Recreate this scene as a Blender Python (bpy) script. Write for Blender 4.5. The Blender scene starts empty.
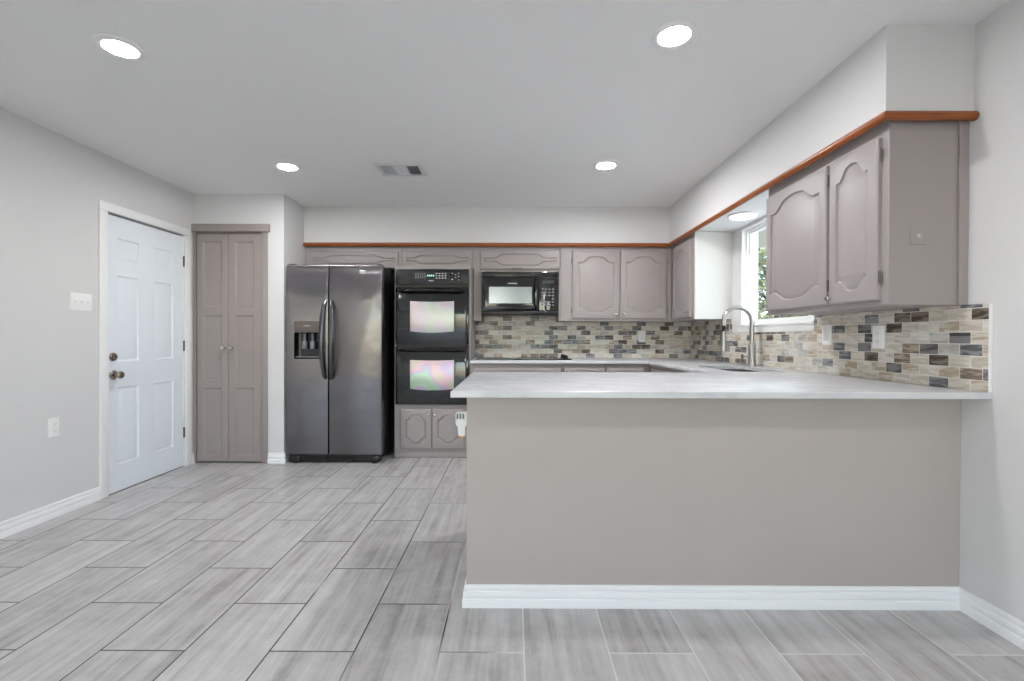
import bpy, bmesh, math, random
from mathutils import Vector, Matrix
random.seed(7)
S = bpy.context.scene
COL = S.collection
PI = math.pi

# ------------------------------------------------------------------ camera
CAM_H = 1.1408
cd = bpy.data.cameras.new('camera'); cam = bpy.data.objects.new('camera', cd); COL.objects.link(cam)
F_PX = 470.0
cd.sensor_fit = 'HORIZONTAL'; cd.sensor_width = 36.0; cd.lens = F_PX / 1024 * 36.0
cd.clip_start = 0.02
_y, _p, _r = 0.0039, 0.0064, 0.0027
fw = Vector((-math.sin(_y)*math.cos(_p), math.cos(_y)*math.cos(_p), -math.sin(_p)))
rt = Vector((math.cos(_y), math.sin(_y), 0)); up = rt.cross(fw)
rt2 = rt*math.cos(_r) + up*math.sin(_r); up2 = up*math.cos(_r) - rt*math.sin(_r)
M = Matrix((rt2, up2, -fw)).transposed().to_4x4(); M.translation = (0, 0, CAM_H)
cam.matrix_world = M
S.camera = cam

# ------------------------------------------------------------------ view, world, sun, daylight
S.view_settings.view_transform = 'Standard'; S.view_settings.look = 'None'
S.view_settings.gamma = 1.0; S.view_settings.use_curve_mapping = False
S.view_settings.exposure = 0.2
W = bpy.data.worlds.new('sky'); S.world = W; W.use_nodes = True
wn = W.node_tree; bg = wn.nodes['Background']
sky = wn.nodes.new('ShaderNodeTexSky'); sky.sky_type = 'NISHITA'; sky.sun_disc = False
sky.sun_elevation = math.radians(50); sky.sun_rotation = math.radians(200)
wn.links.new(sky.outputs[0], bg.inputs[0]); bg.inputs[1].default_value = 0.75

def sun_lamp():
    l = bpy.data.lights.new('sun', 'SUN'); l.energy = 4.0; l.angle = math.radians(1); l.color = (1, .95, .86)
    o = bpy.data.objects.new('sun', l); COL.objects.link(o); o.rotation_euler = (math.radians(46), 0, math.radians(-12))
def area(name, loc, rot, sx, sy, watts, color):
    l = bpy.data.lights.new(name, 'AREA'); l.shape = 'RECTANGLE'; l.size = sx; l.size_y = sy; l.energy = watts; l.color = color
    o = bpy.data.objects.new(name, l); COL.objects.link(o); o.location = loc; o.rotation_euler = rot
    return o
sun_lamp()
REAR_Y = -3.4
area('patio_daylight', (-1.55, REAR_Y-0.16, 1.05), (math.radians(90), 0, 0), 2.3, 2.0, 14, (.88, .94, 1.0))
area('rear_window_daylight', (0.95, REAR_Y-0.16, 1.45), (math.radians(90), 0, 0), 1.3, 1.1, 6, (.88, .94, 1.0))
area('sink_window_daylight', (2.12, 3.43, 1.62), (0, math.radians(90), 0), 0.8, 0.9, 3.5, (.85, .93, 1.0))
# ceiling cans: strength of each set by hand to balance the light (left side, right side; aisle, kitchen, over the camera)
CAN = {('left', 'aisle'): 115.0, ('left', 'kitchen'): 300.0, ('left', 'dining'): 150.0,
       ('right', 'aisle'): 235.0, ('right', 'kitchen'): 430.0, ('right', 'dining'): 225.0}
PENDANT_STRENGTH = 14.0

# ------------------------------------------------------------------ place (metres; camera stands at x=0, y=0 looking +y)
XL, XR, HC = -2.895, 1.889, 2.4285
YP, XP = 4.233, -2.074            # pantry closet front and side
YB = 5.0                          # back wall
YS, XS, YN, ZS = 4.641, 1.527, 1.945, 2.06   # soffit faces, near end, underside
ZC = 0.928                        # counter top
PF, PL = 1.989, -0.1985           # peninsula panel front, left end

# ------------------------------------------------------------------ materials
def new_mat(name):
    m = bpy.data.materials.new(name); m.use_nodes = True
    nt = m.node_tree; b = nt.nodes['Principled BSDF']
    return m, nt, b
def N(nt, t, **kw):
    n = nt.nodes.new(t)
    for k, v in kw.items(): setattr(n, k, v)
    return n
def srgb(r, g, b):
    f = lambda c: (c/255/12.92) if c/255 <= .04045 else ((c/255+.055)/1.055)**2.4
    return (f(r), f(g), f(b), 1)
def mapping(nt, scale=(1,1,1), rot=(0,0,0), loc=(0,0,0), coord='Object'):
    tc = N(nt, 'ShaderNodeTexCoord'); mp = N(nt, 'ShaderNodeMapping')
    mp.inputs['Scale'].default_value = scale; mp.inputs['Rotation'].default_value = rot; mp.inputs['Location'].default_value = loc
    nt.links.new(tc.outputs[coord], mp.inputs['Vector']); return mp
def bump(nt, b, h, strength=.2, dist=.002):
    bp = N(nt, 'ShaderNodeBump'); bp.inputs['Strength'].default_value = strength; bp.inputs['Distance'].default_value = dist
    nt.links.new(h, bp.inputs['Height']); nt.links.new(bp.outputs[0], b.inputs['Normal'])
def plain(name, col, rough=.5, metal=0, noise=0, nscale=20, bstr=0, spec=.5, coat=0):
    m, nt, b = new_mat(name)
    b.inputs['Base Color'].default_value = col; b.inputs['Roughness'].default_value = rough; b.inputs['Metallic'].default_value = metal
    b.inputs['Specular IOR Level'].default_value = spec; b.inputs['Coat Weight'].default_value = coat
    mp = mapping(nt); nz = N(nt, 'ShaderNodeTexNoise'); nz.inputs['Scale'].default_value = nscale; nz.inputs['Detail'].default_value = 3
    nt.links.new(mp.outputs[0], nz.inputs['Vector'])
    if noise:
        mx = N(nt, 'ShaderNodeMix', data_type='RGBA')
        mx.inputs[6].default_value = tuple(c*(1-noise) for c in col[:3])+(1,); mx.inputs[7].default_value = tuple(min(1, c*(1+noise)) for c in col[:3])+(1,)
        nt.links.new(nz.outputs[0], mx.inputs[0]); nt.links.new(mx.outputs[2], b.inputs['Base Color'])
    if bstr: bump(nt, b, nz.outputs[0], bstr)
    return m
def emit(name, col, strength):
    m, nt, b = new_mat(name)
    b.inputs['Base Color'].default_value = (.9, .9, .9, 1)
    b.inputs['Emission Color'].default_value = col; b.inputs['Emission Strength'].default_value = strength
    return m

M_wall = plain('wall_paint', srgb(225, 224, 223), .65, noise=.012, nscale=90, bstr=.22, spec=.25)
M_ceil = plain('ceiling_texture_paint', srgb(243, 243, 242), .8, noise=.015, nscale=70, bstr=.9, spec=.2)
M_white = plain('white_trim_paint', srgb(248, 248, 247), .35, noise=.01, nscale=8)
M_panelwhite = plain('white_panel_paint', srgb(222, 221, 217), .45, noise=.01, nscale=8)
M_door = plain('door_paint', srgb(240, 246, 252), .32, noise=.01, nscale=8)
M_cab = plain('taupe_cabinet_paint', srgb(164, 156, 154), .46, noise=.025, nscale=14, bstr=.04)
M_penin = plain('taupe_panel_paint', srgb(185, 176, 170), .42, noise=.03, nscale=6, bstr=.03)
M_pantry = plain('pantry_paint', srgb(160, 150, 146), .42, noise=.02, nscale=10)
M_dark = plain('shadow_gap', srgb(40, 36, 34), .7)
M_black = plain('black_gloss', srgb(17, 17, 18), .09, noise=.05, coat=.6)
M_blackp = plain('black_plastic', srgb(22, 22, 24), .32, noise=.05)
M_rubber = plain('black_rubber', srgb(20, 20, 20), .7)
M_chrome = plain('brushed_nickel', srgb(186, 184, 181), .3, 1, noise=.03, nscale=60)
M_steel = plain('sink_steel', srgb(112, 106, 102), .35, 1, noise=.05, nscale=40)
M_bronze = plain('aged_bronze', srgb(158, 146, 132), .25, 1, noise=.15, nscale=60)
M_hinge = plain('dark_hinge', srgb(104, 96, 92), .4, .6)
M_knob = plain('satin_knob', srgb(188, 180, 174), .25, .75, noise=.03)
M_plate = plain('white_plastic', srgb(250, 250, 249), .3)
M_jack = plain('aged_plastic', srgb(176, 173, 171), .4)
M_slot = plain('slot_dark', srgb(60, 60, 62), .6)
M_amber = plain('amber_oil', srgb(226, 170, 90), .15)
M_greyp = plain('grey_plastic', srgb(120, 122, 128), .4)
M_vent = plain('vent_paint', srgb(214, 215, 216), .4)
M_ventd = plain('vent_shade_sheet', srgb(60, 66, 74), .8)
M_can = {k: emit('lamp_lens_%s_%s' % k, (.985, .985, 1, 1), v) for k, v in CAN.items()}
M_lens = M_can['left', 'aisle']
M_globe = emit('opal_globe', (1, .97, .93, 1), PENDANT_STRENGTH)
M_lens2 = emit('soffit_lamp_lens', (1, .985, .97, 1), 5.0)
M_green = emit('display_glow', (.1, .9, .5, 1), .8)
M_mark = plain('printed_marks', srgb(205, 208, 212), .5)
M_ground_bounce = plain('pale_ground_bounce', srgb(188, 182, 170), .9, noise=.08, nscale=6)  # unseen ground, made pale to bounce daylight up onto the eave
M_fence = plain('weathered_fence', srgb(92, 92, 86), .9, noise=.2, nscale=12)
M_eave = plain('eave_paint', srgb(232, 224, 204), .7, noise=.03)
M_bark = plain('bark', srgb(98, 84, 70), .9, noise=.3, nscale=30)
def mat_leaf():
    m, nt, b = new_mat('leaves')
    oi = N(nt, 'ShaderNodeTexCoord'); nz = N(nt, 'ShaderNodeTexNoise'); nz.inputs['Scale'].default_value = 4.5; nz.inputs['Detail'].default_value = 2
    nt.links.new(oi.outputs['Object'], nz.inputs['Vector'])
    cr = N(nt, 'ShaderNodeValToRGB'); e = cr.color_ramp.elements
    e[0].position = .35; e[0].color = srgb(58, 74, 48); e[1].position = .68; e[1].color = srgb(176, 178, 120)
    nt.links.new(nz.outputs[0], cr.inputs[0]); nt.links.new(cr.outputs[0], b.inputs['Base Color']); b.inputs['Roughness'].default_value = .5
    return m
M_leaf = mat_leaf()
def mat_glass():
    m, nt, b = new_mat('window_glass'); out = nt.nodes['Material Output']
    tr = N(nt, 'ShaderNodeBsdfTransparent'); gl = N(nt, 'ShaderNodeBsdfGlossy'); gl.inputs['Roughness'].default_value = .02
    lw = N(nt, 'ShaderNodeLayerWeight'); lw.inputs[0].default_value = .5; pw = N(nt, 'ShaderNodeMath', operation='POWER'); pw.inputs[1].default_value = 5
    fr = N(nt, 'ShaderNodeMath', operation='MULTIPLY_ADD'); fr.inputs[1].default_value = .5; fr.inputs[2].default_value = .03; mx = N(nt, 'ShaderNodeMixShader')
    nt.links.new(lw.outputs['Facing'], pw.inputs[0]); nt.links.new(pw.outputs[0], fr.inputs[0])
    tr.inputs[0].default_value = (.93, .96, .96, 1)
    nt.links.new(fr.outputs[0], mx.inputs[0]); nt.links.new(tr.outputs[0], mx.inputs[1]); nt.links.new(gl.outputs[0], mx.inputs[2])
    nt.links.new(mx.outputs[0], out.inputs[0]); nt.nodes.remove(b); return m
M_glass = mat_glass()
def mat_trimwood():
    m, nt, b = new_mat('cherry_stained_wood'); mp = mapping(nt, (3, 3, 60))
    nz = N(nt, 'ShaderNodeTexNoise'); nz.inputs['Scale'].default_value = 3; nz.inputs['Detail'].default_value = 5
    nt.links.new(mp.outputs[0], nz.inputs['Vector'])
    cr = N(nt, 'ShaderNodeValToRGB'); e = cr.color_ramp.elements
    e[0].position = .3; e[0].color = srgb(126, 64, 24); e[1].position = .7; e[1].color = srgb(166, 90, 34)
    nt.links.new(nz.outputs[0], cr.inputs[0]); nt.links.new(cr.outputs[0], b.inputs['Base Color'])
    b.inputs['Roughness'].default_value = .3; return m
M_wood = mat_trimwood()
def mat_doorwood():
    return plain('brown_stained_door', srgb(120, 70, 44), .35, noise=.2, nscale=6)
M_brown = mat_doorwood()
def mat_floor():
    m, nt, b = new_mat('wood_look_porcelain_tile'); L = nt.links
    tc = N(nt, 'ShaderNodeTexCoord'); sp = N(nt, 'ShaderNodeSeparateXYZ'); L.new(tc.outputs['Object'], sp.inputs[0])
    # brick x runs along world y (tile length 0.61), brick rows along world x (0.308)
    ax = N(nt, 'ShaderNodeMath', operation='ADD'); ax.inputs[1].default_value = 100*.61 - 2.0 + .305 ; L.new(sp.outputs['Y'], ax.inputs[0])
    ay = N(nt, 'ShaderNodeMath', operation='ADD'); ay.inputs[1].default_value = 100*.308 - .04; L.new(sp.outputs['X'], ay.inputs[0])
    cb = N(nt, 'ShaderNodeCombineXYZ'); L.new(ax.outputs[0], cb.inputs[0]); L.new(ay.outputs[0], cb.inputs[1])
    br = N(nt, 'ShaderNodeTexBrick'); br.offset = .5; br.offset_frequency = 2; br.squash = 1
    br.inputs['Scale'].default_value = 1; br.inputs['Brick Width'].default_value = .61; br.inputs['Row Height'].default_value = .308
    br.inputs['Mortar Size'].default_value = .0034; br.inputs['Mortar Smooth'].default_value = .15; br.inputs['Bias'].default_value = 0
    br.inputs['Color1'].default_value = (0, 0, 0, 1); br.inputs['Color2'].default_value = (1, 1, 1, 1); br.inputs['Mortar'].default_value = (.5, .5, .5, 1)
    L.new(cb.outputs[0], br.inputs['Vector'])
    rnd = N(nt, 'ShaderNodeSeparateColor'); L.new(br.outputs['Color'], rnd.inputs[0])
    # streaks along the tile, shifted per tile
    ofs = N(nt, 'ShaderNodeMath', operation='MULTIPLY'); ofs.inputs[1].default_value = 37.0; L.new(rnd.outputs[0], ofs.inputs[0])
    sx = N(nt, 'ShaderNodeMath', operation='MULTIPLY'); sx.inputs[1].default_value = 1.7; L.new(sp.outputs['Y'], sx.inputs[0])
    sy = N(nt, 'ShaderNodeMath', operation='MULTIPLY'); sy.inputs[1].default_value = 24.0; L.new(sp.outputs['X'], sy.inputs[0])
    c2 = N(nt, 'ShaderNodeCombineXYZ'); L.new(sx.outputs[0], c2.inputs[0]); L.new(sy.outputs[0], c2.inputs[1]); L.new(ofs.outputs[0], c2.inputs[2])
    n1 = N(nt, 'ShaderNodeTexNoise'); n1.inputs['Scale'].default_value = 1.0; n1.inputs['Detail'].default_value = 5; n1.inputs['Roughness'].default_value = .62; n1.inputs['Distortion'].default_value = .4
    L.new(c2.outputs[0], n1.inputs['Vector'])
    n2 = N(nt, 'ShaderNodeTexNoise'); n2.inputs['Scale'].default_value = 9; n2.inputs['Detail'].default_value = 6; n2.inputs['Roughness'].default_value = .7
    c3 = N(nt, 'ShaderNodeCombineXYZ'); L.new(sp.outputs['X'], c3.inputs[0]); L.new(sp.outputs['Y'], c3.inputs[1]); L.new(ofs.outputs[0], c3.inputs[2]); L.new(c3.outputs[0], n2.inputs['Vector'])
    cr = N(nt, 'ShaderNodeValToRGB'); e = cr.color_ramp.elements
    e[0].position = .22; e[0].color = srgb(150, 146, 143); e[1].position = .70; e[1].color = srgb(204, 202, 201)
    x = e.new(.46); x.color = srgb(185, 182, 180)
    ad = N(nt, 'ShaderNodeMath', operation='MULTIPLY_ADD'); ad.inputs[1].default_value = .5; ad.inputs[2].default_value = -.25; L.new(n2.outputs[0], ad.inputs[0])
    ad2 = N(nt, 'ShaderNodeMath', operation='ADD'); L.new(n1.outputs[0], ad2.inputs[0]); L.new(ad.outputs[0], ad2.inputs[1])
    tv = N(nt, 'ShaderNodeMath', operation='MULTIPLY_ADD'); tv.inputs[1].default_value = .12; tv.inputs[2].default_value = -.06; L.new(rnd.outputs[0], tv.inputs[0])
    ad3 = N(nt, 'ShaderNodeMath', operation='ADD'); L.new(ad2.outputs[0], ad3.inputs[0]); L.new(tv.outputs[0], ad3.inputs[1])
    L.new(ad3.outputs[0], cr.inputs[0])
    # grout: pale where it was filled fresh (right of the aisle), dark where open
    gn = N(nt, 'ShaderNodeTexNoise'); gn.inputs['Scale'].default_value = 1.7; L.new(tc.outputs['Object'], gn.inputs['Vector'])
    gm = N(nt, 'ShaderNodeMath', operation='MULTIPLY_ADD'); gm.inputs[1].default_value = .55; gm.inputs[2].default_value = .5; L.new(sp.outputs['X'], gm.inputs[0])
    ga = N(nt, 'ShaderNodeMath', operation='MULTIPLY_ADD'); ga.inputs[1].default_value = 1.6; L.new(gn.outputs[0], ga.inputs[0]); ga.inputs[2].default_value = -.62
    gs = N(nt, 'ShaderNodeMath', operation='ADD', use_clamp=True); L.new(gm.outputs[0], gs.inputs[0]); L.new(ga.outputs[0], gs.inputs[1])
    gr = N(nt, 'ShaderNodeValToRGB'); g = gr.color_ramp.elements
    g[0].position = .38; g[0].color = srgb(66, 64, 64); g[1].position = .62; g[1].color = srgb(214, 213, 210); L.new(gs.outputs[0], gr.inputs[0])
    mx = N(nt, 'ShaderNodeMix', data_type='RGBA'); L.new(br.outputs['Fac'], mx.inputs[0]); L.new(cr.outputs[0], mx.inputs[6]); L.new(gr.outputs[0], mx.inputs[7])
    L.new(mx.outputs[2], b.inputs['Base Color'])
    b.inputs['Roughness'].default_value = .34
    iv = N(nt, 'ShaderNodeMath', operation='SUBTRACT'); iv.inputs[0].default_value = 1; L.new(br.outputs['Fac'], iv.inputs[1])
    bump(nt, b, iv.outputs[0], .35, .0015)
    return m
M_floor = mat_floor()
def mat_mosaic(axis):
    m, nt, b = new_mat('mosaic_tile_'+axis); L = nt.links
    tc = N(nt, 'ShaderNodeTexCoord'); sp = N(nt, 'ShaderNodeSeparateXYZ'); L.new(tc.outputs['Object'], sp.inputs[0])
    ax = N(nt, 'ShaderNodeMath', operation='ADD'); ax.inputs[1].default_value = 20.013; L.new(sp.outputs['X' if axis == 'back' else 'Y'], ax.inputs[0])
    cb = N(nt, 'ShaderNodeCombineXYZ'); L.new(ax.outputs[0], cb.inputs[0])
    az = N(nt, 'ShaderNodeMath', operation='ADD'); az.inputs[1].default_value = .049*3 - ZC + .005; L.new(sp.outputs['Z'], az.inputs[0]); L.new(az.outputs[0], cb.inputs[1])
    br = N(nt, 'ShaderNodeTexBrick'); br.offset = .5; br.offset_frequency = 2
    br.inputs['Scale'].default_value = 1; br.inputs['Brick Width'].default_value = .098; br.inputs['Row Height'].default_value = .049
    br.inputs['Mortar Size'].default_value = .0016; br.inputs['Mortar Smooth'].default_value = .1; br.inputs['Bias'].default_value = 0
    br.inputs['Color1'].default_value = (0, 0, 0, 1); br.inputs['Color2'].default_value = (1, 1, 1, 1)
    L.new(cb.outputs[0], br.inputs['Vector'])
    sc = N(nt, 'ShaderNodeSeparateColor'); L.new(br.outputs['Color'], sc.inputs[0])
    of = N(nt, 'ShaderNodeMath', operation='MULTIPLY'); of.inputs[1].default_value = 53; L.new(sc.outputs[0], of.inputs[0])
    c2 = N(nt, 'ShaderNodeCombineXYZ')
    m1 = N(nt, 'ShaderNodeMath', operation='MULTIPLY'); m1.inputs[1].default_value = 9; L.new(ax.outputs[0], m1.inputs[0])
    m2 = N(nt, 'ShaderNodeMath', operation='MULTIPLY'); m2.inputs[1].default_value = 48; L.new(az.outputs[0], m2.inputs[0])
    L.new(m1.outputs[0], c2.inputs[0]); L.new(m2.outputs[0], c2.inputs[1]); L.new(of.outputs[0], c2.inputs[2])
    nz = N(nt, 'ShaderNodeTexNoise'); nz.inputs['Scale'].default_value = 1; nz.inputs['Detail'].default_value = 4; nz.inputs['Distortion'].default_value = .6; L.new(c2.outputs[0], nz.inputs['Vector'])
    def ramp(cols):
        r = N(nt, 'ShaderNodeValToRGB'); r.color_ramp.interpolation = 'CONSTANT'; e = r.color_ramp.elements
        e[0].position = 0; e[0].color = cols[0][1]; e[1].position = cols[1][0]; e[1].color = cols[1][1]
        for p, c in cols[2:]: k = e.new(p); k.color = c
        L.new(sc.outputs[0], r.inputs[0]); return r
    A = ramp([(0, srgb(222, 216, 204)), (.13, srgb(132, 130, 129)), (.23, srgb(228, 223, 213)), (.36, srgb(124, 108, 95)), (.43, srgb(214, 206, 193)), (.55, srgb(208, 205, 199)), (.63, srgb(152, 153, 155)), (.72, srgb(230, 226, 217)), (.82, srgb(140, 128, 116)), (.90, srgb(222, 215, 203))])
    B = ramp([(0, srgb(200, 190, 174)), (.13, srgb(78, 75, 74)), (.23, srgb(208, 200, 187)), (.36, srgb(188, 172, 152)), (.43, srgb(184, 164, 140)), (.55, srgb(180, 175, 166)), (.63, srgb(98, 97, 99)), (.72, srgb(210, 206, 197)), (.82, srgb(74, 62, 54)), (.90, srgb(204, 194, 178))])
    cr = N(nt, 'ShaderNodeMapRange'); cr.inputs[1].default_value = .44; cr.inputs[2].default_value = .58; L.new(nz.outputs[0], cr.inputs[0])
    mx = N(nt, 'ShaderNodeMix', data_type='RGBA'); L.new(cr.outputs[0], mx.inputs[0]); L.new(A.outputs[0], mx.inputs[6]); L.new(B.outputs[0], mx.inputs[7])
    mg = N(nt, 'ShaderNodeMix', data_type='RGBA'); L.new(br.outputs['Fac'], mg.inputs[0]); L.new(mx.outputs[2], mg.inputs[6]); mg.inputs[7].default_value = srgb(232, 228, 220)
    L.new(mg.outputs[2], b.inputs['Base Color']); b.inputs['Roughness'].default_value = .28
    iv = N(nt, 'ShaderNodeMath', operation='SUBTRACT'); iv.inputs[0].default_value = 1; L.new(br.outputs['Fac'], iv.inputs[1]); bump(nt, b, iv.outputs[0], .4, .0012)
    return m
M_mosB, M_mosR = mat_mosaic('back'), mat_mosaic('right')
def mat_quartz():
    m, nt, b = new_mat('white_quartz'); mp = mapping(nt, (1.2, 2.2, 1), (0, 0, .5)); L = nt.links
    nz = N(nt, 'ShaderNodeTexNoise'); nz.inputs['Scale'].default_value = 1.6; nz.inputs['Detail'].default_value = 6; nz.inputs['Distortion'].default_value = 1.6
    L.new(mp.outputs[0], nz.inputs['Vector'])
    cr = N(nt, 'ShaderNodeValToRGB'); e = cr.color_ramp.elements
    e[0].position = .40; e[0].color = srgb(212, 212, 214); e[1].position = .62; e[1].color = srgb(210, 210, 212)
    x = e.new(.5); x.color = srgb(200, 201, 204)
    L.new(nz.outputs[0], cr.inputs[0]); L.new(cr.outputs[0], b.inputs['Base Color']); b.inputs['Roughness'].default_value = .24
    return m
M_quartz = mat_quartz()
def mat_fridge():
    m, nt, b = new_mat('black_stainless'); L = nt.links
    b.inputs['Metallic'].default_value = 1; b.inputs['Base Color'].default_value = srgb(126, 123, 125); b.inputs['Roughness'].default_value = .25
    b.inputs['Anisotropic'].default_value = 1.0; tg = N(nt, 'ShaderNodeCombineXYZ'); tg.inputs[0].default_value = 1; L.new(tg.outputs[0], b.inputs['Tangent'])
    mp = mapping(nt, (2.6, 1, 2.4)); nz = N(nt, 'ShaderNodeTexNoise'); nz.inputs['Scale'].default_value = 2.2; nz.inputs['Detail'].default_value = 1.5
    L.new(mp.outputs[0], nz.inputs['Vector'])
    mp2 = mapping(nt, (1, 1, 400)); n2 = N(nt, 'ShaderNodeTexNoise'); n2.inputs['Scale'].default_value = 3; L.new(mp2.outputs[0], n2.inputs['Vector'])
    bump(nt, b, nz.outputs[0], .5, .010)
    return m
M_fridge = mat_fridge()
M_fhandle = plain('dark_steel_handle', srgb(92, 92, 94), .25, 1)
M_fpanel = plain('dispenser_panel', srgb(120, 110, 104), .35, .6)
def mat_ovenglass(name, sat, seed):
    m, nt, b = new_mat(name); L = nt.links
    mp = mapping(nt, (1, 1, 1), loc=(seed, 0, seed)); nz = N(nt, 'ShaderNodeTexNoise'); nz.inputs['Scale'].default_value = 4.6; nz.inputs['Detail'].default_value = 1
    L.new(mp.outputs[0], nz.inputs['Vector'])
    cr = N(nt, 'ShaderNodeValToRGB'); e = cr.color_ramp.elements
    cols = [(.3, (150, 185, 150)), (.42, (160, 215, 175)), (.5, (185, 165, 210)), (.57, (225, 175, 195)), (.66, (205, 195, 165)), (.75, (160, 200, 190))]  # hues of the iridescent reflection, painted into the base colour
    e[0].position = cols[0][0]; e[0].color = srgb(*cols[0][1]); e[1].position = cols[-1][0]; e[1].color = srgb(*cols[-1][1])
    for p, c in cols[1:-1]: k = e.new(p); k.color = srgb(*c)
    L.new(nz.outputs[0], cr.inputs[0])
    mx = N(nt, 'ShaderNodeMix', data_type='RGBA'); mx.inputs[0].default_value = sat; mx.inputs[6].default_value = srgb(205, 200, 200); L.new(cr.outputs[0], mx.inputs[7])
    L.new(mx.outputs[2], b.inputs['Base Color']); b.inputs['Metallic'].default_value = 1; b.inputs['Roughness'].default_value = .42
    return m
M_ovg1, M_ovg2 = mat_ovenglass('oven_glass_painted_sheen_pale', .22, 3.1), mat_ovenglass('oven_glass_painted_sheen_vivid', .62, 1.4)
M_mwglass = plain('microwave_window', srgb(150, 158, 160), .2, .85, noise=.05, nscale=200)

# ------------------------------------------------------------------ mesh helpers
def BM(): return bmesh.new()
def box(bm, x0, x1, y0, y1, z0, z1, bev=0, seg=2):
    r = bmesh.ops.create_cube(bm, size=1)['verts']
    for v in r:
        v.co = Vector(((x0+x1)/2 + v.co.x*(x1-x0), (y0+y1)/2 + v.co.y*(y1-y0), (z0+z1)/2 + v.co.z*(z1-z0)))
    if bev:
        es = list({e for v in r for e in v.link_edges})
        bmesh.ops.bevel(bm, geom=es, offset=bev, segments=seg, affect='EDGES', profile=.5)
    return bm
def mk(*a, **k): return box(BM(), *a, **k)
def offset(lp, d):
    """inset a CCW 2d loop by d"""
    n = len(lp); out = []
    for i in range(n):
        a, b, c = Vector(lp[i-1]), Vector(lp[i]), Vector(lp[(i+1) % n])
        e1, e2 = (b-a).normalized(), (c-b).normalized()
        n1, n2 = Vector((-e1.y, e1.x)), Vector((-e2.y, e2.x))
        m = n1+n2
        k = d / max(.35, (1+n1.dot(n2)))
        out.append((b.x + m.x*k, b.y + m.y*k))
    return out
def rect(u0, u1, v0, v1): return [(u0, v0), (u1, v0), (u1, v1), (u0, v1)]
def rrect(u0, u1, v0, v1, r, n=5):
    pts = []
    for cx, cy, a0 in ((u1-r, v0+r, -PI/2), (u1-r, v1-r, 0), (u0+r, v1-r, PI/2), (u0+r, v0+r, PI)):
        for i in range(n+1):
            a = a0 + PI/2*i/n; pts.append((cx+r*math.cos(a), cy+r*math.sin(a)))
    return pts
def ring(bm, lp, w, T): return [bm.verts.new(T(u, v, w)) for u, v in lp]
def strip(bm, A, B):
    n = len(A)
    for i in range(n): bm.faces.new((A[i], A[(i+1) % n], B[(i+1) % n], B[i]))
def fill(bm, rings):
    es = []
    for R in rings:
        for i in range(len(R)):
            a, b = R[i], R[(i+1) % len(R)]
            es.append(bm.edges.get((a, b)) or bm.edges.new((a, b)))
    bmesh.ops.triangle_fill(bm, edges=es, use_beauty=True)
def T_id(u, v, w): return Vector((u, v, w))
def T_back(x, y, z): return lambda u, v, w: Vector((x+u, y-w, z+v))      # faces the camera (-y)
def T_right(x, y, z): return lambda u, v, w: Vector((x-w, y-u, z+v))     # on the right wall, faces -x; u runs towards the camera
def T_left(x, y, z): return lambda u, v, w: Vector((x+w, y+u, z+v))      # on the left wall, faces +x; u runs away from the camera
def plate(bm, outer, holes, w0, w1, T, bev=0):
    o = ring(bm, outer, w0, T)
    if bev:
        a = ring(bm, outer, w1-bev, T); m = ring(bm, offset(outer, bev*.3), w1-bev*.3, T); f = ring(bm, offset(outer, bev), w1, T); strip(bm, o, a); strip(bm, a, m); strip(bm, m, f)
    else:
        f = ring(bm, outer, w1, T); strip(bm, o, f)
    hf = []; hb = []
    for h in holes:
        A, B = ring(bm, h, w1, T), ring(bm, h, w0, T); strip(bm, A, B); hf.append(A); hb.append(B)
    fill(bm, [f]+hf); fill(bm, [o]+hb)
    return bm
def tube(bm, pts, rad, n=12, flat=(1, 1), cap=True, upv=Vector((0, 0, 1))):
    pts = [Vector(p) for p in pts]; R = []
    rads = rad if isinstance(rad, (list, tuple)) else [rad]*len(pts)
    prev = None
    for i, p in enumerate(pts):
        t = (pts[min(i+1, len(pts)-1)] - pts[max(i-1, 0)]).normalized()
        if prev is None:
            prev = t.orthogonal().normalized() if abs(t.dot(upv)) > .95 else t.cross(upv).normalized()
        a = (prev - t*prev.dot(t)).normalized(); prev = a; b = t.cross(a)
        R.append([bm.verts.new(p + a*(math.cos(2*PI*k/n)*rads[i]*flat[0]) + b*(math.sin(2*PI*k/n)*rads[i]*flat[1])) for k in range(n)])
    for i in range(len(R)-1): strip(bm, R[i], R[i+1])
    if cap: bm.faces.new(R[0]); bm.faces.new(R[-1])
    return bm
def lathe(bm, prof, c, axis='z', n=24):
    """prof: (radius, height) list"""
    c = Vector(c); R = []
    for r, h in prof:
        ringv = []
        for k in range(n):
            a = 2*PI*k/n; p, q = r*math.cos(a), r*math.sin(a)
            d = {'z': Vector((p, q, h)), 'y': Vector((p, -h, q)), 'x': Vector((h, p, q)), '-x': Vector((-h, p, q))}[axis]
            ringv.append(bm.verts.new(c+d))
        R.append(ringv)
    for i in range(len(R)-1): strip(bm, R[i], R[i+1])
    bm.faces.new(R[0]); bm.faces.new(R[-1])
    return bm
def sweep(bm, path, prof):
    """prof (t out to the right of travel, z); mitred along an open 2d path"""
    P = [Vector(p) for p in path]; R = []
    for i, p in enumerate(P):
        ns = []
        if i > 0: d = (P[i]-P[i-1]).normalized(); ns.append(Vector((d.y, -d.x)))
        if i < len(P)-1: d = (P[i+1]-P[i]).normalized(); ns.append(Vector((d.y, -d.x)))
        m = ns[0] if len(ns) == 1 else (ns[0]+ns[1])/(1+ns[0].dot(ns[1]))
        R.append([bm.verts.new((p.x+m.x*t, p.y+m.y*t, z)) for t, z in prof])
    for i in range(len(R)-1): strip(bm, R[i], R[i+1])
    bm.faces.new(R[0]); bm.faces.new(R[-1])
    return bm

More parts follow.
